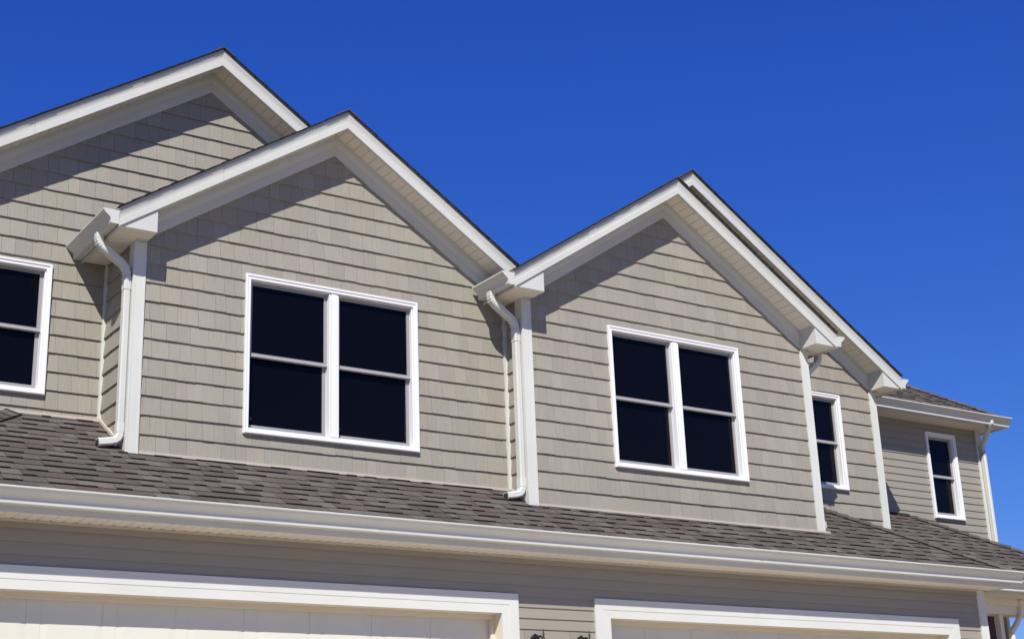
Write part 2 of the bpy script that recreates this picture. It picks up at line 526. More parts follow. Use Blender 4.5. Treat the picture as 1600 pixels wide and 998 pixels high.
# rake fascia, frieze, soffit ---------------------------------------------------
CO = math.cos(math.atan(P))
FASC = [(0, 0.030), (0, 0.0), (0.004, -0.003), (0.060, -0.003), (0.064, 0.011), (0.090, 0.007), (0.112, -0.001), (0.120, -0.006), (0.132, -0.006), (0.136, 0.000), (0.153, 0.000), (0.153, 0.030)]
FRZ = [(0, 0.0), (0, -0.028), (0.092, -0.028), (0.098, -0.032), (0.108, -0.034), (0.124, -0.040), (0.140, -0.044), (0.188, -0.046), (0.188, 0.0)]
def rake_strip(name, prof, y, xa, zapex, xend, material, parent, xstart=None):
    """profile (perpendicular height, y offset) run from apex to xend with plumb cuts"""
    def loop(x): return [(x, y + q[1], zapex - P*abs(x - xa) + q[0]/CO) for q in prof]
    mb = MB().prism(loop(xa if xstart is None else xstart), loop(xend))
    return build(name, mb, material, parent)
for k, G in GAB.items():
    yF = G['y'] - OH
    ends = {'A': (G['el'], 3.2), 'B': (G['el'], 4.03), 'C': (G['el'], G['er']), 'D': (5.2, G['er'])}[k]
    for xe in ends:
        xj = G['xa'] + (xe - G['xa'])*random.uniform(0.42, 0.62)
        rake_strip('rake_fascia', FASC, yF, G['xa'], G['fz'], xj, 'fascia', ROOT)
        rake_strip('rake_fascia', FASC, yF + 0.0012, G['xa'], G['fz'], xe, 'fascia', ROOT, xj + (0.0015 if xe > xj else -0.0015))
        lim = {True: max(xe, G['xl'] - 0.0), False: min(xe, G['xr'])}[xe < G['xa']]
        rake_strip('frieze_board', FRZ, G['y'], G['xa'], G['wz'], lim, 'fascia', ROOT)
        # soffit: one board after another up the rake
        sgn = -1 if xe < G['xa'] else 1
        base = MB()
        zs = lambda x: G['fz'] + 0.034 - P*abs(x - G['xa'])
        ya, yb = yF + 0.028, G['y'] - 0.002
        xlim = xe - sgn*0.02
        loop = lambda x, dz: [(x, ya, zs(x) + dz), (x, yb, zs(x) + dz), (x, yb, zs(x) + dz + 0.008), (x, ya, zs(x) + dz + 0.008)]
        base.prism(loop(G['xa'], 0.010), loop(xlim, 0.010))
        sof = build('rake_soffit', base, 'soffit', ROOT)
        dx = 0.1016*CO
        x = G['xa'] + sgn*0.03
        while abs(x - G['xa']) < abs(xlim - G['xa']) - 0.05:
            x2 = x + sgn*(dx - 0.0055)
            mb = MB()
            lp = lambda xx, dz: [(xx, ya, zs(xx) + dz), (xx, yb - 0.0, zs(xx) + dz), (xx, yb, zs(xx) + 0.009), (xx, ya, zs(xx) + 0.009)]
            mb.loft([lp(x, 0.004), lp(x + sgn*0.006, 0), lp(x2 - sgn*0.006, 0), lp(x2, 0.004)])
            mid = Vector(((x + x2)/2, (ya + yb)/2, zs((x + x2)/2)))
            u, v = to_px(mid)
            if -20 < u < 1620 and -20 < v < 1000: build('soffit_panel', mb, 'soffit', sof)
            x += sgn*dx

# eave returns, eave soffits, eave fascias, gutters -----------------------------
GUT = [(0.0, 0.0), (0.0, -0.128), (0.068, -0.128), (0.074, -0.122), (0.076, -0.086), (0.084, -0.070), (0.104, -0.052), (0.126, -0.034), (0.136, -0.018), (0.146, -0.013), (0.146, 0.0), (0.137, 0.0), (0.126, -0.024), (0.080, -0.056), (0.012, -0.056), (0.010, 0.0)]
def gutter_x(name, x, sgn, y0, y1, ztop, parent):
    """runs along Y, hung on a fascia at x, outward sgn"""
    mb = MB().prism([(x + sgn*p[0], y0, ztop + p[1]) for p in GUT], [(x + sgn*p[0], y1, ztop + p[1]) for p in GUT])
    o = build(name, mb, 'gutter', parent)
    for yy, e in ((y0, -0.003), (y1, 0.003)):
        cp = [p for p in GUT[:12]]
        c2 = MB().prism([(x + sgn*p[0]*1.01, yy, ztop + p[1]*1.01 + 0.001) for p in cp], [(x + sgn*p[0]*1.01, yy + e, ztop + p[1]*1.01 + 0.001) for p in cp])
        build('end_cap', c2, 'gutter', o)
    return o
def gutter_y(name, y, x0, x1, ztop, parent):
    mb = MB().prism([(x0, y - p[0], ztop + p[1]) for p in GUT], [(x1, y - p[0], ztop + p[1]) for p in GUT])
    o = build(name, mb, 'gutter', parent)
    for xx, e in ((x0, -0.003), (x1, 0.003)):
        cp = GUT[:12]
        c2 = MB().prism([(xx, y - p[0]*1.01, ztop + p[1]*1.01 + 0.001) for p in cp], [(xx + e, y - p[0]*1.01, ztop + p[1]*1.01 + 0.001) for p in cp])
        build('end_cap', c2, 'gutter', o)
    return o
for k, side, yback in (('B', -1, 0.735), ('C', -1, -0.022), ('C', 1, 0.58), ('D', 1, 1.44), ('A', -1, 3.0)):
    G = GAB[k]
    yF = G['y'] - OH
    xe = G['el'] if side < 0 else G['er']
    xw = G['xl'] if side < 0 else G['xr']
    zl = lambda x: G['fz'] - P*abs(x - G['xa'])
    xin = xw - side*0.088                                   # inner face of the return box
    # return box
    pl = [(xe - side*0.004, SOF + 0.001), (xin, SOF + 0.001), (xin, zl(xin) + 0.03), (xe - side*0.004, zl(xe) + 0.03)]
    mb = MB().prism([(p[0], yF + 0.014, p[1]) for p in pl], [(p[0], G['y'] - 0.003, p[1]) for p in pl])
    build('eave_return', mb, 'fascia', ROOT)
    # level soffit boards behind the box
    so = MB().box(min(xe, xw), max(xe, xw), yF + 0.02, yback, SOF + 0.004, SOF + 0.012)
    sof = build('eave_soffit', so, 'soffit', ROOT)
    yy = yF + 0.018
    a, b2 = (xe + 0.004, xin - 0.004) if side < 0 else (xin + 0.004, xe - 0.004)
    while yy < yback - 0.03:
        e = min(yy + 0.096, yback)
        bb = b2 if e <= G['y'] - 0.03 else (xw - 0.024 if side < 0 else b2)
        aa = a if (side < 0 or e <= G['y'] - 0.03) else xw + 0.024
        lp = lambda y, dz: [(aa, y, SOF - 0.006 + dz), (bb, y, SOF - 0.006 + dz), (bb, y, SOF - 0.0005), (aa, y, SOF - 0.0005)]
        mb = MB().loft([lp(yy, 0.004), lp(yy + 0.012, 0), lp(e - 0.012, 0), lp(e, 0.004)])
        build('soffit_panel', mb, 'soffit', sof)
        yy += 0.1016
    # eave fascia and gutter
    zt = zl(xe) + DECK - 0.012
    build('eave_fascia', MB().box(xe - (0.0 if side < 0 else 0.02), xe + (0.02 if side < 0 else 0.0), yF + 0.031, yback, zl(xe) - 0.004, zt - 0.012), 'fascia', ROOT)
    if k != 'A':
        gutter_x('gutter', xe + side*0.001, side, yF + 0.004, yback - (0.04 if k != 'B' else 0.0), zt - 0.022, ROOT)
    # drip edge lip over the gutter
    build('drip_edge', MB().box(min(xe - side*0.02, xe + side*0.03), max(xe - side*0.02, xe + side*0.03), yF - 0.004, yback, zt - 0.012, zt - 0.008), 'fascia', ROOT)

# corner posts ---------------------------------------------------------------------
def corner_post(x, y, side, ztop, zbot, w=0.095):
    """outside corner at (x,y); side -1: wall lies to +X"""
    mb = MB()
    xo = x + side*0.024
    xi = x - side*w
    pts = [(xo, y - 0.027), (xi, y - 0.027), (xi, y + 0.0), (x, y + 0.0), (x, y + w), (xo, y + w)]
    mb.prism([(p[0], p[1], zbot) for p in pts], [(p[0], p[1], ztop) for p in pts])
    o = build('corner_post', mb, 'trim', ROOT)
    # raised beads along both edges of the face
    for q in (xo - side*0.010, xi + side*0.010):
        build('bead', MB().box(q - 0.007, q + 0.007, y - 0.0300, y - 0.0265, zbot, ztop), 'trim', o)
    return o
corner_post(0.04, 0.0, -1, SOF - 0.004, -1.20)
corner_post(4.06, -0.326, -1, SOF - 0.004, -1.40)
corner_post(8.10, -0.326, 1, SOF - 0.004, -1.392)
corner_post(10.254, 0.6265, 1, SOF - 0.004, -1.75)
corner_post(13.33, 1.46, 1, SOF - 0.004, -4.8)
# inside-corner strips where a flank meets the wall behind
build('inside_corner', MB().box(0.004, 0.044, 0.715, 0.757, -0.80, SOF - 0.002), 'trim', ROOT)
build('inside_corner', MB().box(4.018, 4.064, -0.040, 0.0, -1.25, SOF - 0.002), 'trim', ROOT)
# cream starter flashing along the foot of the shingled walls
def foot(x0, x1, y, z, h=0.024):
    build('base_flashing', MB().box(x0, x1, y - 0.034, y, z, z + h), 'flashing', ROOT)
SK = lambda y: -1.187 + 0.6*y
foot(0.14, 4.03, 0.0, SK(-0.034) + 0.012)
foot(4.155, 8.19, -0.326, SK(-0.36) + 0.012, 0.022)
foot(-0.79, 0.03, 0.757, SK(0.723) + 0.010)
def slopefoot(x, y0, y1):
    v = [(x - 0.034, y0, SK(y0) + 0.014), (x - 0.034, y1, SK(y1) + 0.014), (x - 0.034, y1, SK(y1) + 0.045), (x - 0.034, y0, SK(y0) + 0.045)]
    build('base_flashing', MB().prism(v, [(x, p[1], p[2]) for p in v]), 'flashing', ROOT)
slopefoot(0.04, 0.08, 0.72)
slopefoot(4.06, -0.24, -0.04)
build('kickout_flashing', MB().prism([(8.125, -0.36, -1.33), (8.155, -0.35, -1.33), (8.155, -0.35, -1.27), (8.125, -0.36, -1.25)], [(8.125, -0.20, -1.26), (8.14, -0.20, -1.26), (8.14, -0.20, -1.18), (8.125, -0.20, -1.17)]), 'trim', ROOT)

# downspouts -----------------------------------------------------------------------
def sweep(name, path, y, wy, th, material, parent, ribs=()):
    """rectangular tube swept along an (x,z) path at depth y"""
    n = len(path); loops = []
    for i in range(n):
        a = Vector(path[max(i - 1, 0)]); b2 = Vector(path[min(i + 1, n - 1)])
        d = (b2 - a).normalized(); nn = Vector((-d.y, d.x))
        c = Vector(path[i]); k = 0.91 if i in ribs else 1.0
        h, q, ch = th/2*k, wy/2*(0.96 if i in ribs else 1.0), 0.012
        sec = [(-h + ch, -q), (h - ch, -q), (h, -q + ch), (h, q - ch), (h - ch, q), (-h + ch, q), (-h, q - ch), (-h, -q + ch)]
        loops.append([(c.x + nn.x*s2[0], y + s2[1], c.y + nn.y*s2[0]) for s2 in sec])
    mb = MB().loft(loops)
    return build(name, mb, material, parent)
def arc_path(pts, r, step=6):
    out = [pts[0]]
    for i in range(1, len(pts) - 1):
        p, a, b2 = Vector(pts[i]), Vector(pts[i - 1]), Vector(pts[i + 1])
        u, v = (a - p).normalized(), (b2 - p).normalized()
        rr = min(r, (a - p).length*0.49, (b2 - p).length*0.49)
        s0, s1 = p + u*rr, p + v*rr
        for j in range(step + 1):
            t = j/step
            q = s0*(1 - t)**2 + p*2*t*(1 - t) + s1*t*t
            out.append((q.x, q.y))
    out.append(pts[-1])
    return out
def downspout(xo, xw, y, ztop, zb, kick=-1):
    top = arc_path([(xo, ztop), (xo, ztop - 0.10), (xw, ztop - 0.29), (xw, ztop - 0.50)], 0.085, 8)
    ds = sweep('downspout', [(xw, ztop - 0.42), (xw, zb + 0.10)], y, 0.084, 0.062, 'gutter', ROOT)
    sweep('elbow', top, y, 0.090, 0.068, 'gutter', ds, ribs=(2, 4, 6, 8, 11, 13, 15, 17))
    if kick:
        bot = arc_path([(xw, zb + 0.20), (xw, zb + 0.045), (xw + kick*0.19, zb + 0.012)], 0.10, 8)
        sweep('elbow', bot, y, 0.091, 0.069, 'trim', ds, ribs=(2, 4, 6, 8))
        e = Vector(bot[-1])
        build('outlet_shade', MB().box(e.x + kick*0.004 - 0.0035, e.x + kick*0.004 + 0.0035, y - 0.033, y + 0.033, e.y - 0.024, e.y + 0.024), 'dark', ds)  # dark plate over the capped end, painting the shade inside an open pipe
    return ds
downspout(-0.292, -0.018, 0.040, SOF + 0.03, SK(0.04) + 0.035)
downspout(3.712, 4.000, -0.282, SOF + 0.03, SK(-0.282) + 0.035)
downspout(8.40, 8.165, -0.25, SOF + 0.03, -1.1, kick=0)
dsE = sweep('downspout', arc_path([(13.16, 0.86), (13.16, 0.74), (13.30, 0.56), (13.30, 0.40)], 0.09, 8), 1.075, 0.078, 0.056, 'gutter', ROOT)
dsE.data.transform(Matrix.Identity(4))
# the upper bend leans back to the wall, the pipe then drops down the post
for v in dsE.data.vertices:
    f = min(max((0.78 - v.co.z)/0.24, 0), 1)
    v.co.y += f*0.315
ds2 = sweep('pipe', [(13.30, 0.46), (13.30, -4.6)], 1.39, 0.078, 0.056, 'trim', dsE)

# ---- skirt roof over the garage --------------------------------------------------
HIPR = 9.45      # right hip: x + y = HIPR
HIPL = -0.79 - 0.757   # left hip: x - y = HIPL
EY = -1.0        # eave edge of the skirt roof
s, t, n, c = slope_basis(0.6, 'front')
def wall_y(x):
    return 0.757 if x < 0.04 else 0.0 if x < 4.06 else -0.326 if x < 8.10 else 0.6265
BR = [0.04, 4.06, 8.10]
oS = Vector((0, EY, SK(EY)))
def split(a, b2, t0, t1):
    y0, y1 = EY + t0*c, EY + t1*c
    cuts = [a]
    for q in BR:
        if a < q < b2 and y1 > min(wall_y(q - 0.01), wall_y(q + 0.01)): cuts.append(q)
    cuts.append(b2)
    res = []
    for i in range(len(cuts) - 1):
        yw = wall_y((cuts[i] + cuts[i + 1])/2)
        if y0 >= yw - 0.004: continue
        res.append((cuts[i], cuts[i + 1], min(t1, (yw + 0.0 - EY)/c)))
    return res
ht = (0.757 - EY)/c
polyS = [(HIPL + EY, 0), (HIPR - EY, 0), (HIPR - 0.757, ht), (HIPL + 0.757, ht)]
mb = MB()
deck(mb, [oS + s*p[0] + t*p[1] - n*0.002 for p in polyS])
skirt = build('skirt_roof', mb, 'deck', ROOT)
for x in shingle_tabs(oS, s, t, n, polyS, split, tmin=-0.025):
    ALL_TABS.append((px_size(x.v), x, skirt))
# the two hip ends of the garage roof
for side, hx in (('right', HIPR), ('left', HIPL)):
    s2, t2, n2, c2 = slope_basis(0.6, side)
    sg = 1 if side == 'right' else -1
    xe = (HIPR - EY) if sg > 0 else (HIPL + EY)
    o2 = Vector((xe, 0, SK(EY)))
    up = 1.757/c2
    if sg > 0: pl = [(EY, 0), (3.0, 0), (3.0, up), (0.757, up)]
    else: pl = [(-3.0, 0), (-EY, 0), (-0.757, up), (-3.0, up)]
    mb = MB(); deck(mb, [o2 + s2*p[0] + t2*p[1] - n2*0.002 for p in pl])
    r2 = build('roof_slope', mb, 'deck', ROOT)
    build('shingle_courses', merge(shingle_tabs(o2, s2, t2, n2, pl, tmin=-0.02)), 'shingle', r2, kind='stuff', attr=True)
def hip_caps(p0, p1, na, nb, parent):
    """cap shingles folded over a hip from p0 (top) to p1 (eave); na, nb the two slope normals"""
    d = (p1 - p0); L = d.length; d.normalize()
    up = (na + nb).normalized()
    wa = d.cross(na).normalized(); wb = d.cross(nb).normalized()
    if wa.dot(nb) > 0: wa = -wa
    if wb.dot(na) > 0: wb = -wb
    k = 0
    q = L
    while q > 0.02:
        a = p0 + d*q; b2 = p0 + d*max(q - 0.165, 0)
        hi, lo = 0.026, 0.010
        def loop(p, h): return [p + wa*0.135 + na*(h), p + up*(h + 0.010), p + wb*0.135 + nb*(h), p + wb*0.135 + nb*(h - 0.010), p + up*(h - 0.002), p + wa*0.135 + na*(h - 0.010)]
        mb = MB().prism(loop(a, hi), loop(b2, lo), tuple(x*0.92 for x in sh_col()))
        for ww, nn in ((wa, na), (wb, nb)):                # bare cut edge of the cap, its shadow line painted in as well
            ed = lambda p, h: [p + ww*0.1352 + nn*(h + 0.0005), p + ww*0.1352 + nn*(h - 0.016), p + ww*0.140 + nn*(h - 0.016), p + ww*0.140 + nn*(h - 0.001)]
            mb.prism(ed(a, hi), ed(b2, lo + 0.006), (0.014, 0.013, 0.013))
        build('hip_shingle', mb, 'shingle', parent, attr=True)
        q -= 0.140
nR = slope_basis(0.6, 'right')[2]; nL = slope_basis(0.6, 'left')[2]
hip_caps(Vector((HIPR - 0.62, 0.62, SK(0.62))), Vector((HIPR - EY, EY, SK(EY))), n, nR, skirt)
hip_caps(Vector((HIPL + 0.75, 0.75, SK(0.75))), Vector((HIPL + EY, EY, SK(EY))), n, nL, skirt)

# ---- porch roof and far wing ---------------------------------------------------------
PK = lambda y: -0.60 + 0.6*(y - 1.46)
PY = -0.52
oP = Vector((0, PY, PK(PY)))
hp = (1.46 - PY)/c
polyP = [(9.93 - PY, 0), (13.12 - PY, 0), (13.12 - 1.46, hp), (9.93 - 1.46, hp)]
mb = MB(); deck(mb, [oP + s*p[0] + t*p[1] - n*0.002 for p in polyP])
porch = build('porch_roof', mb, 'deck', ROOT)
for x in shingle_tabs(oP, s, t, n, polyP, tmin=-0.02): ALL_TABS.append((px_size(x.v)*0.2, x, porch))
s2, t2, n2, c2 = slope_basis(0.6, 'right')
o2 = Vector((13.12 - PY, 0, PK(PY)))
pl = [(PY, 0), (4.0, 0), (4.0, hp), (1.46, hp)]
mb = MB(); deck(mb, [o2 + s2*p[0] + t2*p[1] - n2*0.002 for p in pl])
r2 = build('roof_slope', mb, 'deck', ROOT)
build('shingle_courses', merge(shingle_tabs(o2, s2, t2, n2, pl, tmin=-0.02)), 'shingle', r2, kind='stuff', attr=True)
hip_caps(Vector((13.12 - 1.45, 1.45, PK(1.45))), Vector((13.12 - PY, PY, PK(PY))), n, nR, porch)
build('step_flashing', MB().prism([(10.3, 1.425, PK(1.42) + 0.010), (11.62, 1.425, PK(1.42) + 0.010), (11.62, 1.425, PK(1.42) + 0.036), (10.3, 1.425, PK(1.42) + 0.036)], [(10.3, 1.46, PK(1.46)), (11.62, 1.46, PK(1.46)), (11.62, 1.46, PK(1.46) + 0.04), (10.3, 1.46, PK(1.46) + 0.04)]), 'dark', ROOT)
# far wing roof
PE = 0.655
EE = 1.13
sE, tE, nE, cE = slope_basis(PE, 'front')
oE = Vector((0, EE, 0.925))
HE = 13.56 + EE
hE = 2.9/cE
polyE = [(8.5, 0), (HE - EE, 0), (HE - EE - 2.9, hE), (8.5, hE)]
mb = MB(); deck(mb, [oE + sE*p[0] + tE*p[1] - nE*0.002 for p in polyE])
wing = build('wing_roof', mb, 'deck', ROOT)
for x in shingle_tabs(oE, sE, tE, nE, polyE, tmin=-0.02): ALL_TABS.append((px_size(x.v)*0.15, x, wing))
s2, t2, n2, c2 = slope_basis(PE, 'right')
o2 = Vector((HE - EE, 0, 0.925))
pl = [(EE, 0), (6.9, 0), (EE + 2.9, hE)]
mb = MB(); deck(mb, [o2 + s2*p[0] + t2*p[1] - n2*0.002 for p in pl])
r2 = build('roof_slope', mb, 'deck', ROOT)
build('shingle_courses', merge(shingle_tabs(o2, s2, t2, n2, pl, tmin=-0.02)), 'shingle', r2, kind='stuff', attr=True)
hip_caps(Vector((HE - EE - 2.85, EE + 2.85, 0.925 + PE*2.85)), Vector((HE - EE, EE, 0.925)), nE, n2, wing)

# ---- lap-sided walls ------------------------------------------------------------------
LAP = 0.1016
def lap_board(x0, x1, zb, y, parent, h=LAP):
    mb = MB()
    wedge(mb, [(x0, zb), (x1, zb), (x1, zb + h), (x0, zb + h)], zb, h, front_plane(y), 0.013, 0.003, None)
    build('lap_board', mb, 'lap', parent)
# garage wall
YG = -0.66
D1 = (-1.43, 3.45); D2 = (4.715, 9.60)
DT = -2.52; GZ = -4.85
holes = [(D1[0] - 0.025, D1[1] + 0.025, GZ - 1, DT + 0.025), (D2[0] - 0.025, D2[1] + 0.025, GZ - 1, DT + 0.025)]
gw = wall_slab('garage_wall', [(-2.3, GZ), (10.28, GZ), (10.28, -1.96), (-2.3, -1.96)], front_plane(YG), holes)
z = -2.045 - LAP
k = 0
while z > -4.8:
    if z > -2.34: lap_board(-2.3, 10.19, z, YG, gw)
    else:
        top = z + LAP
        mb = MB()
        for a, b2 in ((-2.3, -1.625), (3.64, 4.525), (9.79, 10.19)):
            wedge(mb, [(a, z), (b2, z), (b2, top), (a, top)], z, LAP, front_plane(YG), 0.013, 0.003, None)
            if top <= -2.345: build('lap_board', mb, 'lap', gw); mb = MB()
        if top > -2.345:
            for a, b2 in ((-1.625, 3.64), (4.525, 9.79)): wedge(mb, [(a, -2.345), (b2, -2.345), (b2, top), (a, top)], z, LAP, front_plane(YG), 0.013, 0.003, None)
            build('lap_board', mb, 'lap', gw)
    z -= LAP
build('frieze_trim', MB().box(-2.3, 10.19, YG - 0.020, YG, -2.045, -1.982), 'lap', ROOT)
corner_post(10.28, YG, 1, -1.978, GZ, 0.10)
build('flank_wall', MB().box(10.16, 10.28, YG + 0.12, 1.3, GZ, -1.6), 'lap', ROOT)
# garage eave: soffit boards, fascia, gutter
SZ = -1.975
FY = -0.98
XE0, XE1 = HIPL + EY + 0.02, HIPR - EY - 0.02
gs = build('garage_soffit', MB().box(XE0, XE1, FY + 0.02, YG, SZ + 0.006, SZ + 0.014), 'soffit', ROOT)
x = XE0 + 0.02
far = []
while x < XE1 - 0.02:
    e = min(x + 0.0945, XE1 - 0.01)
    lp = lambda xx, dz: [(xx, FY + 0.018, SZ + dz), (xx, YG - 0.002, SZ + dz), (xx, YG - 0.002, SZ + 0.0055), (xx, FY + 0.018, SZ + 0.0055)]
    mb = MB().loft([lp(x, 0.0052), lp(x + 0.012, 0), lp(e - 0.012, 0), lp(e, 0.0052)])
    if -1.4 < x < 4.6: build('soffit_panel', mb, 'soffit', gs)
    else: far.append(mb)
    x += 0.1016
build('soffit_boards', merge(far), 'soffit', gs, kind='stuff')
build('soffit_trim', MB().box(-2.3, 10.27, YG - 0.026, YG - 0.003, SZ - 0.022, SZ - 0.001), 'flashing', ROOT)
FZT = SK(EY) - 0.018
fx = [XE0, 0.62, 4.25, 7.9, XE1]
for i in range(4):
    build('eave_fascia', MB().box(fx[i] + 0.0008, fx[i + 1] - 0.0008, FY + 0.0008*(i % 2), FY + 0.022, SZ - 0.008, FZT), 'fascia', ROOT)
build('eave_fascia', MB().box(XE1 - 0.022, XE1 - 0.0005, FY + 0.023, 1.3, SZ - 0.008, FZT), 'fascia', ROOT)
build('eave_soffit', MB().box(10.32, XE1 - 0.024, YG - 0.0, 1.3, SZ, SZ + 0.012), 'soffit', ROOT)
gg = gutter_y('gutter', FY - 0.001, XE0 - 0.05, 10.56, FZT - 0.004, ROOT)
for gx in (1.9, 6.35):
    cp = GUT[1:11]
    build('seam', MB().prism([(gx, FY - 0.001 - p[0]*1.012, FZT - 0.004 + p[1]*1.012) for p in cp], [(gx + 0.05, FY - 0.001 - p[0]*1.012, FZT - 0.004 + p[1]*1.012) for p in cp]), 'gutter', gg)
# garage doors with casing
def casing(d, yf):
    x0, x1 = d
    w = 0.185
    mb = MB()
    # mitred head and legs, two steps
    def piece(pts, ya, yb): mb.prism([(p[0], ya, p[1]) for p in pts], [(p[0], yb, p[1]) for p in pts])
    for (o0, o1, ya) in ((0.0, 0.105, yf - 0.030), (0.105, w, yf - 0.0268)):
        X0, X1, Z = x0 - w, x1 + w, DT + w
        piece([(X0 + o0, Z - o0), (X1 - o0, Z - o0), (X1 - o1, Z - o1), (X0 + o1, Z - o1)], ya, yf + 0.01)
        piece([(X0 + o0, Z - o0 - 0.001), (X0 + o1, Z - o1 - 0.001), (X0 + o1, GZ), (X0 + o0, GZ)], ya, yf + 0.01)
        piece([(X1 - o0, Z - o0 - 0.001), (X1 - o1, Z - o1 - 0.001), (X1 - o1, GZ), (X1 - o0, GZ)], ya, yf + 0.01)
    cs = build('door_casing', mb, 'trim', ROOT)
    j = MB()
    j.box(x0 - 0.02, x1 + 0.02, yf + 0.011, yf + 0.20, DT, DT + 0.02)
    j.box(x0 - 0.02, x0, yf + 0.011, yf + 0.20, GZ, DT - 0.001); j.box(x1, x1 + 0.02, yf + 0.011, yf + 0.20, GZ, DT - 0.001)
    build('jamb', j, 'jamb', cs)
    st = MB()
    st.box(x0 + 0.0005, x1 - 0.0005, yf + 0.115, yf + 0.150, DT - 0.045, DT - 0.0005); st.box(x0 + 0.0005, x0 + 0.04, yf + 0.115, yf + 0.150, GZ, DT - 0.046); st.box(x1 - 0.04, x1 - 0.0005, yf + 0.115, yf + 0.150, GZ, DT - 0.046)
    build('door_stop', st, 'jamb', cs)
def garage_door(d, y):
    x0, x1 = d
    gd = build('garage_door', MB().box(x0, x1, y + 0.0035, y + 0.05, GZ + 0.02, DT + 0.10), 'door', ROOT)
    n8 = 8; pw = (x1 - x0)/n8; hs = (DT + 0.08 - GZ)/4
    for r in range(4):
        zb = GZ + 0.02 + r*hs; zt = zb + hs - 0.006
        rails = MB(); rails.box(x0, x1, y, y + 0.0033, zb, zb + 0.075); rails.box(x0, x1, y, y + 0.0033, zt - 0.075, zt)
        build('rail', rails, 'door', gd)
        for i in range(n8 + 1):
            a = max(x0 + i*pw - 0.055, x0); e = min(x0 + i*pw + 0.055, x1)
            build('stile', MB().box(a, e, y + 0.0002, y + 0.0032, zb + 0.0755, zt - 0.0755), 'door', gd)
        for i in range(n8):
            a, e = x0 + i*pw + 0.055, x0 + (i + 1)*pw - 0.055
            def lp(q, yy): return [(a + q, yy, zb + 0.0755 + q), (e - q, yy, zb + 0.0755 + q), (e - q, yy, zt - 0.0755 - q), (a + q, yy, zt - 0.0755 - q)]
            build('door_panel', MB().loft([lp(0.002, y + 0.0031), lp(0.06, y - 0.0005), ]), 'door', gd)
casing(D1, YG - 0.0); casing(D2, YG - 0.0)
garage_door(D1, -0.505); garage_door(D2, -0.505)

# far wing wall
reg = [(10.254, -4.85), (13.33, -4.85), (13.33, 0.79), (10.254, 0.79)]
w = WIN['E']
ew = wall_slab('wing_wall', reg, front_plane(1.46), [(w[0] + 0.022, w[1] - 0.022, w[2] + 0.022, w[3] - 0.022)])
z = 0.695
while z > -1.75:
    if z + LAP > w[2] and z < w[3]:
        if z < w[2]: lap_board(w[0] - 0.0, w[1], z, 1.46, ew, w[2] + 0.01 - z)
        lap_board(10.254, w[0] + 0.003, z, 1.46, ew); lap_board(w[1] - 0.003, 13.235, z, 1.46, ew)
        if z + LAP > w[3]: lap_board(w[0], w[1], w[3] - 0.01, 1.46, ew, z + LAP - w[3] + 0.01)
    else: lap_board(10.254, 13.235, z, 1.46, ew)
    z -= LAP
build('frieze_trim', MB().box(10.254, 13.235, 1.44, 1.46, 0.797, 0.80), 'lap', ROOT)
# far wing eave
XW = HE - EE - 0.03
so = build('eave_soffit', MB().box(10.55, XW - 0.02, 1.165, 1.459, SOF + 0.004, SOF + 0.012), 'soffit', ROOT)
x = 10.56
while x < XW - 0.05:
    lp = lambda xx, dz: [(xx, 1.168, SOF - 0.005 + dz), (xx, 1.458, SOF - 0.005 + dz), (xx, 1.458, SOF), (xx, 1.168, SOF)]
    e = min(x + 0.0965, XW - 0.03)
    build('soffit_panel', MB().loft([lp(x, 0.004), lp(x + 0.01, 0), lp(e - 0.01, 0), lp(e, 0.004)]), 'soffit', so)
    x += 0.1016
build('eave_fascia', MB().box(10.5, XW, 1.145, 1.166, SOF - 0.016, 0.898), 'fascia', ROOT)
build('eave_fascia', MB().box(XW - 0.021, XW - 0.0005, 1.167, 6.8, SOF - 0.016, 0.898), 'fascia', ROOT)
build('eave_soffit', MB().box(13.355, XW - 0.022, 1.46, 6.8, SOF + 0.002, SOF + 0.010), 'soffit', ROOT)
gutter_y('gutter', 1.144, 10.52, XW + 0.03, 0.905, ROOT)

# porch eave, beam, column, door in the shade
PZ = -1.955
build('eave_fascia', MB().box(XE1 + 0.002, 13.12 - PY - 0.02, PY + 0.02, PY + 0.042, PZ - 0.010, PK(PY) - 0.018), 'fascia', ROOT)
gutter_y('gutter', PY + 0.019, XE1 + 0.125, 13.12 - PY + 0.02, PK(PY) - 0.024, ROOT)
ps = build('eave_soffit', MB().box(XE1 + 0.002, 13.10 - PY, PY + 0.044, -0.16, PZ + 0.006, PZ + 0.014), 'soffit', ROOT)
x = XE1 + 0.01
while x < 12.6:
    e = x + 0.0965
    lp = lambda xx, dz: [(xx, PY + 0.044, PZ + dz), (xx, -0.162, PZ + dz), (xx, -0.162, PZ + 0.0055), (xx, PY + 0.044, PZ + 0.0055)]
    build('soffit_panel', MB().loft([lp(x, 0.005), lp(x + 0.01, 0), lp(e - 0.01, 0), lp(e, 0.005)]), 'soffit', ps)
    x += 0.1016
beam = build('porch_beam', MB().box(10.30, 13.3, -0.14, 0.06, -2.15, PZ + 0.01), 'soffit', ROOT)
build('beam_trim', MB().box(10.30, 13.3, -0.16, -0.141, -2.045, PZ + 0.004), 'soffit', beam)
build('porch_ceiling', MB().box(10.29, 13.3, 0.061, 1.455, -1.90, -1.88), 'soffit', ROOT)
for cx in (11.302, 13.22):
    col_ = build('porch_column', MB().box(cx - 0.037, cx + 0.037, -0.10, -0.022, GZ + 0.1, -2.151), 'soffit', ROOT)
    build('column_base', MB().box(cx - 0.06, cx + 0.06, -0.122, 0.0, GZ + 0.1, GZ + 0.25), 'soffit', col_)
dr = build('front_door', MB().box(11.9, 13.14, 1.395, 1.458, GZ + 0.1, -1.905), 'maroon', ROOT)
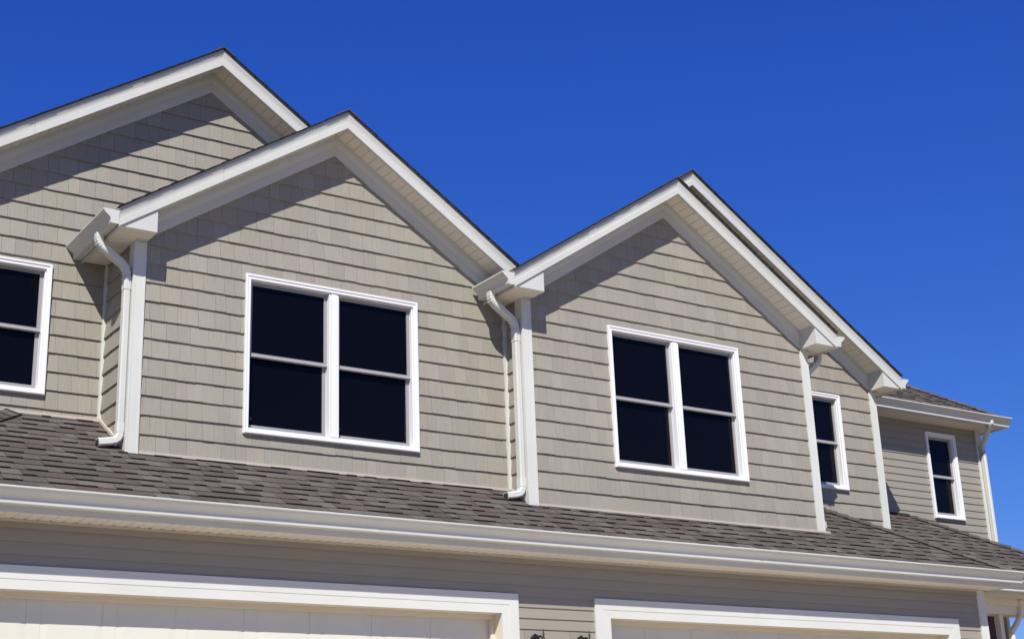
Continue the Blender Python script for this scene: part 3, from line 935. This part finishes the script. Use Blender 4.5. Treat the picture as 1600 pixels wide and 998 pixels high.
for (a, e, zb, zt) in ((12.2, 12.58, -4.4, -3.6), (12.66, 13.04, -4.4, -3.6), (12.2, 12.58, -3.5, -2.2), (12.66, 13.04, -3.5, -2.2)):
    build('door_panel', MB().loft([[(a + q, y, zb + q), (e - q, y, zb + q), (e - q, y, zt - q), (a + q, y, zt - q)] for q, y in ((0, 1.3945), (0.03, 1.386))]), 'maroon', dr)
build('sidelight', MB().box(13.15, 13.29, 1.43, 1.459, GZ + 0.1, -1.905), 'glass', ROOT)
dsP = sweep('downspout', arc_path([(11.62, -1.97), (11.62, -2.12), (11.46, -2.30), (11.37, -2.36), (11.37, -2.6)], 0.10, 6), -0.17, 0.07, 0.055, 'soffit', ROOT)
# light blocks
for bx in (3.80, 4.33):
    lb = build('light_block', MB().box(bx - 0.105, bx + 0.105, YG - 0.030, YG, -3.02, -2.675), 'lap', ROOT)
    build('block_face', MB().box(bx - 0.085, bx + 0.085, YG - 0.036, YG - 0.0305, -3.0, -2.695), 'lap', lb)

# ---- shakes and shingle tabs: the largest in view are objects of their own -----------
def settle(lst, limit, name, rest_name, material):
    lst.sort(key=lambda q: -q[0])
    rest = {}
    for i, (sz, mb, par) in enumerate(lst):
        if i < limit and sz > 0: build(name, mb, material, par, attr=True)
        else: rest.setdefault(par.name, (par, []))[1].append(mb)
    for par, l in rest.values(): build(rest_name, merge(l), material, par, kind='stuff', attr=True)
settle(ALL_SHAKES, 300, 'shake', 'shake_field', 'shake')
settle(ALL_TABS, 300, 'shingle', 'shingle_field', 'shingle')

# ------------------------------------------------------------------ wall lanterns
def lathe(mb, cx, cy, prof, n=14, flat=False):
    loops = [[(cx + r*math.cos(2*math.pi*i/n + (math.pi/4 if flat else 0)), cy + r*math.sin(2*math.pi*i/n + (math.pi/4 if flat else 0)), z) for i in range(n)] for r, z in prof]
    mb.loft(loops)
def lantern(x, label):
    zt = -2.665                     # finial tip
    y0 = YG - 0.036
    yl = y0 - 0.145
    e = bpy.data.objects.new('wall_lantern', None); COL.objects.link(e)
    e.location = (x, y0, zt - 0.50)
    e['label'] = label; e['category'] = 'wall lantern'; e['group'] = 'lanterns between the garage doors'
    inv = Matrix.Translation(-Vector(e.location))
    def pt(name, mb, material, parent=None):
        o = build(name, mb, material, None)
        o.parent = parent or e
        if not parent: o.matrix_parent_inverse = inv
        return o
    mb = MB()
    pl = [(-0.055, -0.36), (0.055, -0.36), (0.062, -0.10), (0.045, -0.065), (0.02, -0.045), (0, -0.032), (-0.02, -0.045), (-0.045, -0.065), (-0.062, -0.10)]
    mb.prism([(x + p[0], y0, zt + p[1]) for p in pl], [(x + p[0]*0.85, y0 - 0.022, zt + p[1] - 0.004) for p in pl])
    pt('backplate', mb, 'black')
    arm = MB()
    pts = []
    for i in range(13):
        a = i/12
        pts.append((y0 - 0.015 - a*0.13, zt - 0.13 + 0.055*math.sin(a*math.pi) + 0.02*a))
    loops = []
    for (yy, zz) in pts: loops.append([(x + 0.011*math.cos(q), yy, zz + 0.011*math.sin(q)) for q in [j*math.pi/3 for j in range(6)]])
    arm.loft(loops)
    pt('arm', arm, 'black')
    fin = MB(); lathe(fin, x, yl, [(0.001, zt), (0.004, zt - 0.012), (0.008, zt - 0.022), (0.004, zt - 0.030), (0.007, zt - 0.042), (0.012, zt - 0.052), (0.006, zt - 0.062), (0.009, zt - 0.085), (0.014, zt - 0.10), (0.011, zt - 0.115)])
    pt('finial', fin, 'black')
    ro = MB(); lathe(ro, x, yl, [(0.012, zt - 0.114), (0.035, zt - 0.145), (0.06, zt - 0.165), (0.095, zt - 0.195), (0.098, zt - 0.205), (0.07, zt - 0.206)], 8)
    pt('lantern_roof', ro, 'black')
    gl = MB(); lathe(gl, x, yl, [(0.066, zt - 0.207), (0.055, zt - 0.40)], 8)
    body = pt('glass_body', gl, 'lampglass')
    for i in range(8):
        a = 2*math.pi*i/8
        b3 = MB(); c0 = Vector((x + 0.068*math.cos(a), yl + 0.068*math.sin(a), zt - 0.206)); c1 = Vector((x + 0.057*math.cos(a), yl + 0.057*math.sin(a), zt - 0.402))
        b3.prism([c0 + Vector(d) for d in ((-.004, -.004, 0), (.004, -.004, 0), (.004, .004, 0), (-.004, .004, 0))], [c1 + Vector(d) for d in ((-.004, -.004, 0), (.004, -.004, 0), (.004, .004, 0), (-.004, .004, 0))])
        pt('glazing_bar', b3, 'black', body)
    bs = MB(); lathe(bs, x, yl, [(0.064, zt - 0.401), (0.05, zt - 0.425), (0.02, zt - 0.44), (0.012, zt - 0.47), (0.003, zt - 0.50)], 8)
    pt('base', bs, 'black')
lantern(3.80, 'black iron wall lantern nearer the left garage door')
lantern(4.33, 'black iron wall lantern nearer the right garage door')

# ------------------------------------------------------------------ ground
def ground_z(y):
    t = min(max((y + 14.0)/12.0, 0), 1)
    return -6.0 + 1.14*t
mb = MB()
ys = [-400, -60, -14, -11, -8, -5, -2, 0, 8, 60, 600]
xs = [-500, -60, -20, -6, 4, 14, 30, 80, 600]
v = [(x, y, ground_z(y)) for y in ys for x in xs]
f = [(r*len(xs) + i, r*len(xs) + i + 1, (r + 1)*len(xs) + i + 1, (r + 1)*len(xs) + i) for r in range(len(ys) - 1) for i in range(len(xs) - 1)]
mb.add(v, f)
go = build('ground', mb, 'grass', None, kind='structure')
mb = MB()
yy = [-9.5, -8, -5, -2, -0.45]
v = [(x, y, ground_z(y) + 0.006) for y in yy for x in (-2.6, 10.6)]
mb.add(v, [(2*i, 2*i + 1, 2*i + 3, 2*i + 2) for i in range(len(yy) - 1)])
build('driveway', mb, 'concrete', None, kind='structure')
for o in (go, bpy.data.objects['driveway']):
    o['label'] = 'dry tan grass around the house' if o is go else 'pale concrete driveway in front of the garage doors'
    o['category'] = 'lawn' if o is go else 'driveway'
